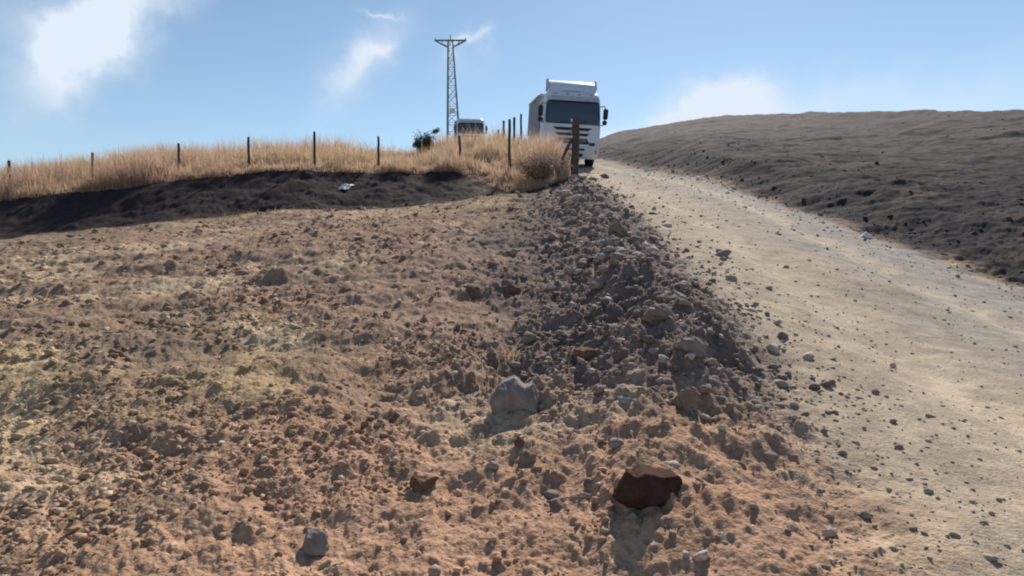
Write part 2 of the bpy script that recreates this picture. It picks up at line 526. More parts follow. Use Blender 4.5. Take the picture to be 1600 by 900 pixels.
# ------------------------------------------------------------------ ground meshes
def soil_colour(X, Y, Z):
    n = len(X)
    r = np.hypot(X, Y)
    no = near_off(X, Y); rd = road_in(X, Y)
    red = np.array([.43, .258, .165]); tan = np.array([.47, .35, .23]); brown = np.array([.305, .202, .145])
    grey = np.array([.175, .130, .115]); roadc = np.array([.40, .32, .235]); roadg = np.array([.34, .30, .265])
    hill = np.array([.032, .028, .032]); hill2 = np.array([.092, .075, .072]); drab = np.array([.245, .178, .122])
    mix = lambda a, b, t: a + (b - a) * np.clip(t, 0, 1)[:, None]
    f1 = fbm(X * .9, Y * .9, 101, 4); f2 = fbm(X * 2.3, Y * 2.3, 111, 4); f3 = fbm(X * .35, Y * .35, 121, 3)
    f4 = fbm(X * 7, Y * 7, 131, 3)
    c = np.tile(brown, (n, 1))
    c = mix(c, drab, sstep(-.1, .5, f3 + .4 * f2))
    c = mix(c, tan, sstep(.0, .45, f1 + .35 * f4) * (1 - .35 * sstep(7, 14, r)))
    nearm = (1 - sstep(2.6, 5.0, r + 1.0 * f1))
    c = mix(c, red, nearm * sstep(-.45, .25, f2 + .3) * .85)
    c = mix(c, tan, nearm * sstep(.05, .35, f1 + .3 * f2) * .7)
    c = mix(c, red * .9, sstep(.25, .5, f2) * .5)
    # yellowish dry ground cover
    yel = np.array([.47, .35, .19])
    c = mix(c, yel, sstep(.18, .5, fbm(X * .6 + 4, Y * .6, 141, 4)) * .55 * sstep(2.5, 4, r))
    rub = sstep(-2.3, -1.2, no + .9 * np.exp(-((Y - 9) / 3.5) ** 2) + 1.0 * f1 + .3 * f2) * (1 - sstep(0, .7, no + .5 * f2)) * sstep(3.2, 4.8, Y + .9 * f1 + .25 * X)
    c = mix(c, grey, rub * .9)
    rc = mix(np.tile(roadc, (n, 1)), roadg, sstep(1.2, 3.6, no + 1.0 * f1))
    rc = mix(rc, grey * 1.3, sstep(.15, .5, f2) * .35)
    for off in (1.3, 3.2):
        rc = mix(rc, np.array([.50, .405, .30]), np.exp(-((no - off) / .32) ** 2) * (.75 + f2) * .95)
    rc = mix(rc, np.array([.27, .225, .17]), np.exp(-((no - 2.3 - .3 * f1) / .35) ** 2) * (.45 + f2) * .8)
    rr = sstep(-.35, .45, rd + .55 * f2)
    c = mix(c, rc, rr)
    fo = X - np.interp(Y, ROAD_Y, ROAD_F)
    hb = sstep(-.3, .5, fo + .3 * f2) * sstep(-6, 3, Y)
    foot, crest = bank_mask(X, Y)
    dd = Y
    hc = mix(np.tile(hill, (n, 1)), hill2, sstep(3.0, 16.0, dd - crest + 4.0 * f1 + 2 * f3))  # bank's shade and the sunlit upper slope painted over a dark scree tone
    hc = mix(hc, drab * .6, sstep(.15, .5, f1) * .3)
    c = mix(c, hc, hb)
    # bank's shade painted into its soil, then the ground under the grass
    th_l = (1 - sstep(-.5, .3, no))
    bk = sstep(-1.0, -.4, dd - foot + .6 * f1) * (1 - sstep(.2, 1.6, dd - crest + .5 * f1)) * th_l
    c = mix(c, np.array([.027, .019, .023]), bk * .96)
    gr = np.maximum(sstep(.0, 1.0, dd - crest + .5 * f1), sstep(-.2, .6, dd - foot) * sstep(700, 830, px_of(X, Y) + 60 * f2)) * th_l * (1 - hb)
    c = mix(c, np.array([.36, .26, .165]), gr * .85)
    c = c * (1 + .30 * f4[:, None])
    return np.clip(c, .02, .8)


def build_ground():
    front = np.linspace(-rad(50), rad(50), 1120)
    back = np.linspace(rad(50), 2 * math.pi - rad(50), 200)[1:-1]
    th = np.concatenate([front, back])
    r = np.exp(np.concatenate([np.linspace(math.log(.5), math.log(1.6), 60)[:-1],
                               np.linspace(math.log(1.6), math.log(40), 900)[:-1],
                               np.linspace(math.log(40), math.log(140), 110)[:-1],
                               np.linspace(math.log(140), math.log(3500), 40)]))
    nt, nr = len(th), len(r)
    T, R = np.meshgrid(th, r, indexing='ij')
    X = (np.sin(T) * R).ravel(); Y = (np.cos(T) * R).ravel()
    Z = H(X, Y)
    V = np.stack([X, Y, Z], 1)
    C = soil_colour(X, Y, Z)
    i = np.arange(nt); j = np.arange(nr - 1)
    I, J = np.meshgrid(i, j, indexing='ij')
    I2 = (I + 1) % nt
    F = np.stack([I * nr + J, I * nr + J + 1, I2 * nr + J + 1, I2 * nr + J], -1).reshape(-1, 4)
    # classify faces by their middle: ground, road, hillside
    mx = X[F].mean(1) if False else (X[F[:, 0]] + X[F[:, 2]]) / 2
    my = (Y[F[:, 0]] + Y[F[:, 2]]) / 2
    rd = road_in(mx, my) + .2 * vnoise(mx * 2.2, my * 2.2, 91)
    wide = (my < 110) & (my > -60)
    is_road = (rd > 0) & wide
    is_hill = (~is_road) & (mx > np.interp(my, ROAD_Y, ROAD_F)) & (my > -10)

    def sub(name, mask, extra=None):
        f = F[mask]
        u, inv = np.unique(f.ravel(), return_inverse=True)
        vv, cc, ff = V[u], C[u], inv.reshape(-1, 4)
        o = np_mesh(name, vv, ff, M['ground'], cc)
        tag(o, kind='structure')
        return o
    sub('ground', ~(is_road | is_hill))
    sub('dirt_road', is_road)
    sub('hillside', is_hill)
    # patch of ground right under the camera
    k = 64
    a = np.linspace(0, 2 * math.pi, k, endpoint=False)
    vx = np.concatenate([[0], np.sin(a) * .52]); vy = np.concatenate([[0], np.cos(a) * .52])
    vz = H(vx, vy) - .004
    ff = np.array([(0, 1 + q, 1 + (q + 1) % k) for q in range(k)])
    o = np_mesh('ground_underfoot', np.stack([vx, vy, vz], 1), ff, M['ground'], soil_colour(vx, vy, vz))
    tag(o, kind='structure')


build_ground()

# ------------------------------------------------------------------ stones
def ico(level=1):
    import bmesh
    bm = bmesh.new(); bmesh.ops.create_icosphere(bm, subdivisions=level, radius=1)
    v = np.array([x.co[:] for x in bm.verts]); f = np.array([[q.index for q in p.verts] for p in bm.faces])
    bm.free(); return v, f


def rock_proto(level, seed, jag=.3):
    v, f = ico(level)
    r = np.random.default_rng(seed)
    # cut by random planes to get facets
    for _ in range(13):
        n = r.normal(size=3); n /= np.linalg.norm(n)
        d = r.uniform(.42, .85)
        s = v @ n
        over = np.maximum(s - d, 0)
        v = v - over[:, None] * n * .92
    off = r.uniform(0, 50, 3)
    nz = fbm(v[:, 0] * 1.7 + off[0] + v[:, 2], v[:, 1] * 1.7 + off[1] - .6 * v[:, 2], seed, 4)
    v = v * (1 + jag * nz[:, None])
    return v, f


def scatter(name, pos, size, cols, label, cat, level=1, sink=.3, flat=.7, jag=.35, protos=10, seed=1):
    P = [rock_proto(level, seed * 100 + k, jag) for k in range(protos)]
    r = np.random.default_rng(seed)
    Vs, Fs, Cs, n = [], [], [], 0
    which = r.integers(0, protos, len(pos))
    for k in range(protos):
        idx = np.nonzero(which == k)[0]
        if not len(idx): continue
        v, f = P[k]
        m = len(idx)
        a = r.uniform(0, 2 * math.pi, m); t = r.normal(0, .35, m)
        sx = r.uniform(.7, 1.35, m); sz = flat * r.uniform(.6, 1.2, m)
        vx = v[None, :, 0] * sx[:, None]; vy = v[None, :, 1] / sx[:, None]; vz = v[None, :, 2] * sz[:, None]
        y2 = vy * np.cos(t)[:, None] - vz * np.sin(t)[:, None]; z2 = vy * np.sin(t)[:, None] + vz * np.cos(t)[:, None]
        x3 = vx * np.cos(a)[:, None] - y2 * np.sin(a)[:, None]; y3 = vx * np.sin(a)[:, None] + y2 * np.cos(a)[:, None]
        s = size[idx][:, None]
        W = np.stack([x3 * s + pos[idx, 0:1], y3 * s + pos[idx, 1:2], z2 * s + pos[idx, 2:3] + s * (sz[:, None] * (1 - 2 * sink)) * .6], -1).reshape(-1, 3)
        Vs.append(W); Fs.append((f[None] + (np.arange(m) * len(v))[:, None, None]).reshape(-1, 3) + n)
        Cs.append(np.repeat(cols[idx], len(v), 0)); n += len(W)
    o = np_mesh(name, np.concatenate(Vs), np.concatenate(Fs), M['stone'], np.concatenate(Cs), smooth=False)
    tag(o, label, cat, kind='stuff')
    return o


def polar_points(n, rmin, rmax, amax=48, power=1.0):
    u = rng.random(n)
    if power == 0: r = rmin * (rmax / rmin) ** u
    else: r = (rmin ** power + u * (rmax ** power - rmin ** power)) ** (1 / power)
    a = rng.uniform(-rad(amax), rad(amax), n)
    return np.sin(a) * r, np.cos(a) * r, r


def make_stones():
    # clods over the open field
    X, Y, r = polar_points(80000, 1.7, 17, 46, .12)
    no = near_off(X, Y); foot, crest = bank_mask(X, Y)
    den = sstep(-.25, .25, fbm(X * 1.1, Y * 1.1, 201, 3)) * .8 + .1
    den = den * (1 - .45 * sstep(4, 8, r))
    keep = (no < -1.0) & (Y < foot) & (rng.random(len(X)) < den)
    X, Y, r = X[keep], Y[keep], r[keep]
    s = (0.0036 * r ** .62) * np.exp(rng.normal(0, .72, len(X)))
    s = np.clip(s, .004, .012 * r ** .8)
    Z = H(X, Y)
    c = soil_colour(X, Y, Z) * rng.uniform(.75, 1.25, len(X))[:, None]
    pale = rng.random(len(X)) < .10
    c[pale] = np.array([.50, .38, .26]) * rng.uniform(.8, 1.15, pale.sum())[:, None]
    scatter('soil_clods', np.stack([X, Y, Z], 1), s, c, 'loose brown clods scattered over the ploughed field', 'soil clods', 1, .32, .72, .5, 12, 3)
    # rubble along the road edge
    X, Y, r = polar_points(90000, 1.9, 26, 46, .4)
    no = near_off(X, Y)
    w = np.exp(-((no + .65) / .80) ** 2) * (.12 + .88 * sstep(3.0, 5.0, Y + .25 * X))
    keep = (rng.random(len(X)) < w * .60) & (Y > 1.8)
    X, Y, r, no = X[keep], Y[keep], r[keep], no[keep]
    s = (0.0052 * r ** .62) * np.exp(rng.normal(0, .70, len(X)))
    s = np.clip(s, .005, .022 * r ** .75)
    Z = H(X, Y)
    base = np.array([.27, .21, .175])
    c = base * rng.uniform(.6, 1.35, len(X))[:, None]
    pale = rng.random(len(X)) < .12 + .22 * sstep(-1.0, -.1, no)
    c[pale] = np.array([.46, .39, .33]) * rng.uniform(.8, 1.15, pale.sum())[:, None]
    scatter('roadside_rubble', np.stack([X, Y, Z], 1), s, c, 'grey and pale rubble heaped along the edge of the dirt road', 'rubble', 1, .28, .75, .4, 14, 5)
    # gravel on the road
    X, Y, r = polar_points(30000, 2.0, 26, 46, .45)
    rd = road_in(X, Y)
    keep = (rd > -.2) & (rng.random(len(X)) < .16 + .6 * np.exp(-np.maximum(rd, 0) / .7))
    X, Y, r = X[keep], Y[keep], r[keep]
    s = np.clip((0.0036 * r ** .6) * np.exp(rng.normal(0, .5, len(X))), .003, .05)
    Z = H(X, Y)
    c = np.array([.38, .32, .25]) * rng.uniform(.6, 1.25, len(X))[:, None]
    scatter('road_gravel', np.stack([X, Y, Z], 1), s, c, 'small stones lying on the dirt road', 'gravel', 1, .3, .7, .35, 8, 6)
    # rocks on the cut bank beyond the road
    X, Y, r = polar_points(26000, 8, 48, 46, .8)
    fo = X - np.interp(Y, ROAD_Y, ROAD_F)
    keep = (fo > -.1) & (rng.random(len(X)) < .03 + .5 * np.exp(-np.maximum(fo, 0) / 1.2))
    X, Y, r = X[keep], Y[keep], r[keep]
    s = np.clip(.032 * np.exp(rng.normal(0, .5, len(X))), .012, .10)
    Z = H(X, Y)
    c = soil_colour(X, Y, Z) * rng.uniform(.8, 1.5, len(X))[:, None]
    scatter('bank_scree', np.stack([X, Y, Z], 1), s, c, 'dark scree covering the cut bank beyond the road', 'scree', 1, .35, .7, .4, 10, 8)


make_stones()


def rock(name, px, py, w, h, dpt, m, label, cat, seed, shape=None, sink=.30, rz=0, group=None):
    """w,h in photo pixels; py is the row where it meets the ground"""
    p = hit(px, py)
    d = (p - Vector((0, 0, EYE))).length
    W, Hh = w / 1000 * d, h / 1000 * d
    v, f = rock_proto(5, seed, .16)
    r = np.random.default_rng(seed)
    o3 = r.uniform(0, 99, 2)
    nz = fbm(v[:, 0] * 5 + o3[0] + v[:, 2] * 3, v[:, 1] * 5 + o3[1] - 3 * v[:, 2], seed + 3, 4, .6)
    if m is M['brown_rock']: v = v / (np.linalg.norm(v, axis=1)[:, None] ** .45)
    v = v * (1 + .12 * nz[:, None] + .025 * fbm(v[:, 0] * 17 + v[:, 2] * 9, v[:, 1] * 17 - 8 * v[:, 2], seed + 9, 3)[:, None])
    if shape: v = shape(v)
    lo, hi = v.min(0), v.max(0)
    v = (v - (lo + hi) / 2) / (hi - lo) * 2
    full = Hh / (1 - sink)
    v = v * np.array([W / 2, W * dpt / 2, full / 2])
    v[:, 2] += full / 2 - full * sink
    o = np_mesh(name, v, f, m, smooth=True)
    o.data.set_sharp_from_angle(angle=rad(38))
    o.location = p + Vector((0, W * dpt * .35, .0)); o.rotation_euler = (0, 0, rz)
    o.location.z = min(p.z, float(H(o.location.x, o.location.y))) - .005
    tag(o, label, cat, group)
    return o


def brown_shape(v):
    v = v.copy()
    x, z = v[:, 0], v[:, 2]
    top = z > 0
    prof = np.interp(x, [-1, -.75, -.6, -.35, -.15, .3, .8, 1], [.35, .95, 1.15, .9, 1.12, .85, .75, .5])
    v[:, 2] = np.where(top, np.clip(z * 1.6, 0, 1) * prof, z)
    return v


def lob_shape(v):
    v = v.copy()
    x, z = v[:, 0], v[:, 2]
    v[:, 2] = np.where(z > 0, np.clip(z * 1.4, 0, 1) * np.interp(x, [-1, -.5, -.1, .25, .6, 1], [.6, 1.0, 1.2, .75, .85, .5]), z)
    return v


rock('rock', 1017, 788, 108, 46, .75, M['brown_rock'], 'dark reddish brown jagged clod in the foreground, largest lump in the field', 'rock', 21, brown_shape)
rock('rock', 804, 642, 78, 50, .8, M['grey_rock'], 'grey rock with a pale sunlit knob on top, in the middle of the field', 'rock', 34, lob_shape)
rock('rock', 1028, 505, 62, 34, .8, M['tan_rock'], 'flat-topped tan boulder on the rubble beside the road, above a dark hollow', 'rock', 45)
rock('rock', 490, 868, 36, 34, .9, M['grey_rock'], 'grey rock in the lower left foreground on yellowish soil', 'rock', 52)
rock('rock', 1083, 556, 48, 26, .9, M['grey_rock'], 'rounded grey rock in the rubble right of the dark hollow', 'rock', 63)
rock('rock', 1075, 644, 34, 38, .9, M['tan_rock'], 'upright brownish stone at the lower end of the roadside rubble', 'rock', 66)
rock('rock', 812, 699, 19, 17, .9, M['soil_lump'], 'small round dark brown clod below the grey rock', 'rock', 71)
rock('rock', 825, 727, 28, 22, .9, M['tan_rock'], 'small tan lump just beneath the round dark clod', 'rock', 74)
rock('rock', 660, 770, 46, 24, .9, M['soil_lump'], 'low brown lump of soil in the stony foreground left of centre', 'rock', 77)
rock('rock', 613, 660, 30, 14, .9, M['soil_lump'], 'thin dark brown clod lying left of the grey rock', 'rock', 79)
rock('rock', 736, 466, 32, 20, .9, M['soil_lump'], 'dark slanted clod in the upper field, left of its twin', 'rock', 82)
rock('rock', 799, 462, 34, 18, .9, M['soil_lump'], 'dark brown mound with a pinkish lit top in the upper field', 'rock', 85)
rock('rock', 965, 365, 26, 20, .8, M['tan_rock'], 'pale slab halfway up the rubble ridge towards the wooden post', 'rock', 88)
rock('rock', 948, 388, 40, 16, .9, M['grey_rock'], 'low grey boulder just below the pale slab on the rubble ridge', 'rock', 90)
rock('rock', 1050, 470, 46, 16, .9, M['grey_rock'], 'long low grey boulder above the flat-topped tan one', 'rock', 92)
rock('rock', 920, 562, 44, 20, .9, M['soil_lump'], 'dark brown lump at the foot of the rubble slope', 'rock', 95)
rock('rock', 873, 792, 34, 12, .8, M['tan_rock'], 'thin pale flake of stone left of the big brown clod', 'rock', 97)
rock('rock', 1012, 268, 9, 6, .9, M['litter'], 'small white stone at the foot of the dark bank beyond the road', 'rock', 98)
rock('rock', 1091, 281, 8, 6, .9, M['litter'], 'tiny bright stone on the far road edge, nearest the right of the bank', 'rock', 99)
rock('rock', 1355, 372, 13, 9, .9, M['litter'], 'pale stone on the far verge where the road widens', 'rock', 100)

# ------------------------------------------------------------------ grass
def blades(name, X, Y, h, w, cols, label, cat, lean=.35, seed=3, m=None, z=None):
    n = len(X); r = np.random.default_rng(seed)
    Z = (H(X, Y) if z is None else z) - .02
    a = r.uniform(0, 2 * math.pi, n); l = np.abs(r.normal(0, lean, n)) * h
    dx, dy = np.cos(a) * l, np.sin(a) * l
    f = r.uniform(0, math.pi, n); wx, wy = np.cos(f) * w / 2, np.sin(f) * w / 2
    P = np.stack([X, Y, Z], 1)
    hh = h * np.sqrt(np.maximum(1 - (l / np.maximum(h, 1e-3)) ** 2 * .6, .2))
    v = np.empty((n, 5, 3))
    v[:, 0] = P + np.stack([wx, wy, 0 * wx], 1); v[:, 1] = P - np.stack([wx, wy, 0 * wx], 1)
    mid = P + np.stack([dx * .35, dy * .35, hh * .55], 1)
    v[:, 2] = mid - np.stack([wx, wy, 0 * wx], 1) * .75; v[:, 3] = mid + np.stack([wx, wy, 0 * wx], 1) * .75
    v[:, 4] = P + np.stack([dx, dy, hh], 1)
    b = np.arange(n)[:, None] * 5
    F = np.concatenate([b + np.array([0, 1, 2]), b + np.array([0, 2, 3]), b + np.array([3, 2, 4])])
    o = np_mesh(name, v.reshape(-1, 3), F, m or M['grass'], np.repeat(cols, 5, 0), smooth=False)
    if label: tag(o, label, cat, kind='stuff')
    return o


def grass_cols(n, X, Y, seed=1):
    r = np.random.default_rng(seed)
    a = np.array([.66, .50, .345]); b = np.array([.54, .37, .275]); c = np.array([.62, .47, .28])
    t = (fbm(X * .6, Y * .6, 301, 3) + .5)[:, None] + r.normal(0, .2, (n, 1))
    col = a + (b - a) * np.clip(t, 0, 1)
    k = np.clip(fbm(X * .4, Y * .4, 311, 3) * 2, 0, 1)[:, None]
    col = col + (c - col) * k
    return col * r.uniform(.7, 1.2, (n, 1))


def make_grass():
    # long dry grass on the bank top
    n = 330000
    a = rng.uniform(math.atan(-.95), math.atan(.09), n)
    foot, crest = bank_mask(np.sin(a), np.cos(a))
    u = rng.random(n) ** 1.35
    start = crest - .15 - (crest - foot + .3) * sstep(690, 840, 800 + 1000 * np.tan(a)) * np.minimum(1, rng.random(n) * 1.6)
    d = start + u * (crest * .95)
    X = np.tan(a) * d; Y = d
    clump = fbm(X * 1.1, Y * 1.1, 321, 4)
    keep = (near_off(X, Y) < -.25) & (rng.random(n) < .35 + 1.1 * np.clip(clump + .35, 0, 1))
    X, Y, d, clump = X[keep], Y[keep], d[keep], clump[keep]
    px = px_of(X, Y)
    hpx = np.interp(px, [-200, 80, 150, 240, 330, 430, 490, 560, 600, 640, 690, 730, 800, 860, 900],
                    [34, 30, 26, 30, 24, 22, 24, 20, 12, 10, 15, 14, 22, 32, 20]) / 1000
    h = hpx * d * np.clip(.65 + 1.0 * clump, .3, 1.3) * np.exp(rng.normal(0, .40, len(X)))
    h = np.clip(h, .05, 1.3) * (.45 + .55 * sstep(-1.2, 1.2, Y - crest[keep]))
    blades('dry_grass', X, Y, h, .0006 * d + .004, grass_cols(len(X), X, Y),
           'tall dry straw-coloured grass covering the top of the dark bank', 'dry grass', .4, 5)
    # short dry stubble over the field
    X, Y, r = polar_points(110000, 2.4, 17, 46, .5)
    no = near_off(X, Y); foot, crest = bank_mask(X, Y)
    den = sstep(.05, .4, fbm(X * .6 + 4, Y * .6, 141, 4)) + .04 + .25 * sstep(.1, .4, fbm(X * 1.6, Y * 1.6, 333, 3))
    keep = (no < -.9) & (Y < foot) & (rng.random(len(X)) < den)
    X, Y, r = X[keep], Y[keep], r[keep]
    h = .028 * np.exp(rng.normal(0, .45, len(X))) * (.7 + .08 * r)
    c = grass_cols(len(X), X, Y, 9) * np.array([.8, .82, .75])
    blades('dry_stubble', X, Y, h, .0012 + .0006 * r, c, 'short yellowish dry weeds scattered over the brown field', 'dry weeds', .9, 7)


make_grass()


def straw_tuft(px, py, w, n, seed, label, hgt=1.0):
    p = hit(px, py); d = p.y; r = np.random.default_rng(seed)
    R = w / 2000 * d
    X = p.x + r.normal(0, R * .45, n); Y = p.y + r.normal(0, R * .6, n)
    h = R * hgt * np.exp(r.normal(0, .3, n))
    o = blades('dry_tuft', X, Y, h, np.full(n, .0008 * d + .0008), grass_cols(n, X, Y, seed), None, None, .8, seed)
    tag(o, label, 'dry weed', 'dry tufts on the field')


for a in [(965, 672, 70, 55, 1, 'sparse pale dry twigs sticking up between the grey rock and the brown clod', .7),
          (792, 560, 40, 70, 2, 'straw-coloured tuft beside the foot of the rubble slope', 1.3),
          (755, 600, 60, 90, 3, 'wide reddish straw tuft just up-left of the grey rock', .8),
          (700, 610, 30, 50, 4, 'narrow dry tuft further left of the grey rock', 1.0),
          (835, 690, 30, 40, 5, 'thin dry tuft right of the small round dark clod', 1.0)]:
    straw_tuft(*a)


# ------------------------------------------------------------------ bushes
def bush(px, depth, w, h, label, cat, colf, n_tw, n_leaf, seed, leaf, base_py=None, lean=0.0, name='bush', sprays=()):
    r = random.Random(seed)
    root = empty(name, at(px, depth))
    W, Hh = w / 1000 * depth, h / 1000 * depth
    tw = MB(); tips = []
    for k in range(n_tw):
        a = r.uniform(0, 2 * math.pi); s = r.random() ** .6
        top = Vector((math.cos(a) * s * W / 2 + lean * Hh, math.sin(a) * s * W / 2, Hh * r.uniform(.55, 1.0) * (1 - .35 * s)))
        b = Vector((math.cos(a) * W * .06, math.sin(a) * W * .06, -.03))
        mid = b.lerp(top, .5) + Vector((r.uniform(-.1, .1) * W, r.uniform(-.1, .1) * W, Hh * .08))
        rr = .0004 * depth + .002
        tw.tube([b, mid, top], [rr * 1.5, rr, rr * .4], 4)
        tips.append((b, mid, top))
        for q in range(3):
            s0 = mid.lerp(top, r.uniform(0, .8))
            e = s0 + Vector((r.uniform(-1, 1) * W * .18, r.uniform(-1, 1) * W * .18, r.uniform(.0, .25) * Hh))
            tw.tube([s0, e], [rr * .6, rr * .3], 3); tips.append((s0, s0.lerp(e, .5), e))
    for (ex, ez) in sprays:
        s0 = Vector((0, 0, Hh * .5)); e = Vector((ex / 1000 * depth, 0, ez / 1000 * depth))
        m1 = s0.lerp(e, .5) + Vector((0, 0, .15 * Hh))
        tw.tube([s0, m1, e], [.0007 * depth, .0005 * depth, .0003 * depth], 4)
        for q in range(14):
            tips.append((m1, m1.lerp(e, .6), e))
    tw.build('stem', M['bark'], root)
    V, C = [], []
    for k in range(n_leaf):
        b, m_, t = r.choice(tips)
        u = r.uniform(.25, 1.0)
        c = (b.lerp(m_, u * 2) if u < .5 else m_.lerp(t, u * 2 - 1)) + Vector([r.gauss(0, 1) * W * .045 for _ in range(3)])
        if c.z < 0: c.z = abs(c.z) * .3
        L = leaf * r.uniform(.6, 1.3)
        d1 = Vector((r.gauss(0, 1), r.gauss(0, 1), r.gauss(0, 1))).normalized(); d2 = d1.orthogonal().normalized()
        V += [c - d1 * L, c + d2 * L * .35, c + d1 * L, c - d2 * L * .35]
        cc = colf(r); C += [cc] * 4
    V = np.array([v[:] for v in V]); F = np.arange(len(V)).reshape(-1, 4)
    np_mesh('foliage', V, F, M['leaf'], np.array(C), root, smooth=False)
    tag(root, label, cat)
    return root


green = lambda r: np.array((.065, .085, .045)) * r.uniform(.6, 1.5)
straw = lambda r: np.array((.58, .40, .30)) * r.uniform(.6, 1.25)
olive = lambda r: np.array((.12, .11, .06)) * r.uniform(.6, 1.4)
bush(664, 27, 34, 48, 'dark green shrub with a long thin sideways twig, on the bank left of the pylon', 'bush', green, 34, 2600, 3, .045, sprays=((22, 46), (-16, 22)))
bush(622, 26, 22, 20, 'tiny sparse dry weed on the bank between fence post and shrub', 'bush', olive, 14, 120, 9, .03)
bush(848, 17.8, 84, 58, 'large loose straw-pink thorn bush in front of the white lorry', 'dry bush', straw, 120, 6500, 14, .032, name='dry_bush')

# ------------------------------------------------------------------ fence posts
def post(px, depth, top_py, thick, label, seed, lean=0.0, name='fence_post'):
    r = random.Random(seed)
    root = at(px, depth)
    h = (EYE + (405 - top_py) / 1000 * depth) - root.z
    mb = MB(); pts, rs = [], []
    for k in range(7):
        t = k / 6
        pts.append(Vector((lean * t * h + r.uniform(-1, 1) * .008, r.uniform(-1, 1) * .008, -.2 + t * (h + .2))))
        rs.append(thick / 2 * (1.05 - .2 * t) * r.uniform(.92, 1.08))
    mb.tube(pts, rs, 9)
    o = mb.build(name, M['bark'], smooth=True); o.location = root
    tag(o, label, 'fence post', 'posts of the wire fence')
    return o


post(494, 19.6, 208, .085, 'fence post on the bank, nearest above the small white scrap', 1)
post(593, 19.7, 215, .085, 'thin dark fence post alone left of the green shrub', 2)
post(722, 20.2, 214, .09, 'thin leaning fence post below the pylon and the far lorry', 3, -.09)
post(796, 18.6, 189, .095, 'slender fence post standing just left of the tumbleweed', 4)
post(20, 20.4, 252, .09, 'fence post at the very left end of the fence line', 15)
post(392, 19.8, 216, .085, 'fourth fence post from the left end, on the grassy bank', 11)
post(283, 20, 226, .085, 'fence post third from the left end of the fence line', 12, .02)
post(150, 20.2, 240, .085, 'second fence post from the left end, on the grassy bank', 13)
post(787, 33, 191, .13, 'first of the four far posts bunched beside the lorry', 6)
post(803, 28, 186, .12, 'second from the lorry of the four bunched far posts', 7, .01)
post(779, 37, 205, .13, 'shortest far post at the left of the bunch', 8)
post(814, 26, 181, .10, 'far post closest to the lorry trailer', 9)


def corner_post():
    p = at(896, 18.6)
    root = empty('corner_post', p)
    h = (EYE + (405 - 186) / 1000 * 18.6) - p.z
    mb = MB(); r = random.Random(5)
    pts = [Vector((r.uniform(-.01, .01) + .01 * t, 0, -.2 + (h + .2) * t / 7)) for t in range(8)]
    mb.tube(pts, [.115 * r.uniform(.93, 1.06) for _ in range(7)] + [.10], 10)
    mb.build('post', M['old_wood'], root, smooth=True)
    b = MB(); b.tube([(-.07, .0, h * .66), (-.35, -.03, h * .30), (-.62, -.05, -.12)], [.045, .05, .05], 7)
    b.build('brace', M['old_wood'], root, smooth=True)
    tag(root, 'thick weathered wooden corner post with a slanting brace in front of the white lorry', 'fence post')


corner_post()

# litter
def litter(px, py, w, label, seed):
    p = hit(px, py); d = p.y; W = w / 1000 * d
    n = 14; g = np.linspace(-1, 1, n); A, B = np.meshgrid(g, g)
    x = A.ravel(); y = B.ravel()
    z = .35 * fbm(x * 1.6 + seed, y * 1.6, seed, 4) + .12 * fbm(x * 5, y * 5, seed, 2)
    V = np.stack([x * W / 2 + .25 * W * y, y * W * .55 * (1 + .2 * x), z * W * .6 + .35 * y * W], 1)
    F = np.array([(i * n + j, i * n + j + 1, (i + 1) * n + j + 1, (i + 1) * n + j) for i in range(n - 1) for j in range(n - 1)])
    o = np_mesh('plastic_sheet', V, F, M['litter'], smooth=True)
    md = o.modifiers.new('thick', 'SOLIDIFY'); md.thickness = .006
    o.location = p + Vector((0, 0, W * .28))
    tag(o, label, 'litter')


litter(541, 296, 15, 'small crumpled white plastic scrap lying in the dark shade of the upper bank', 4)

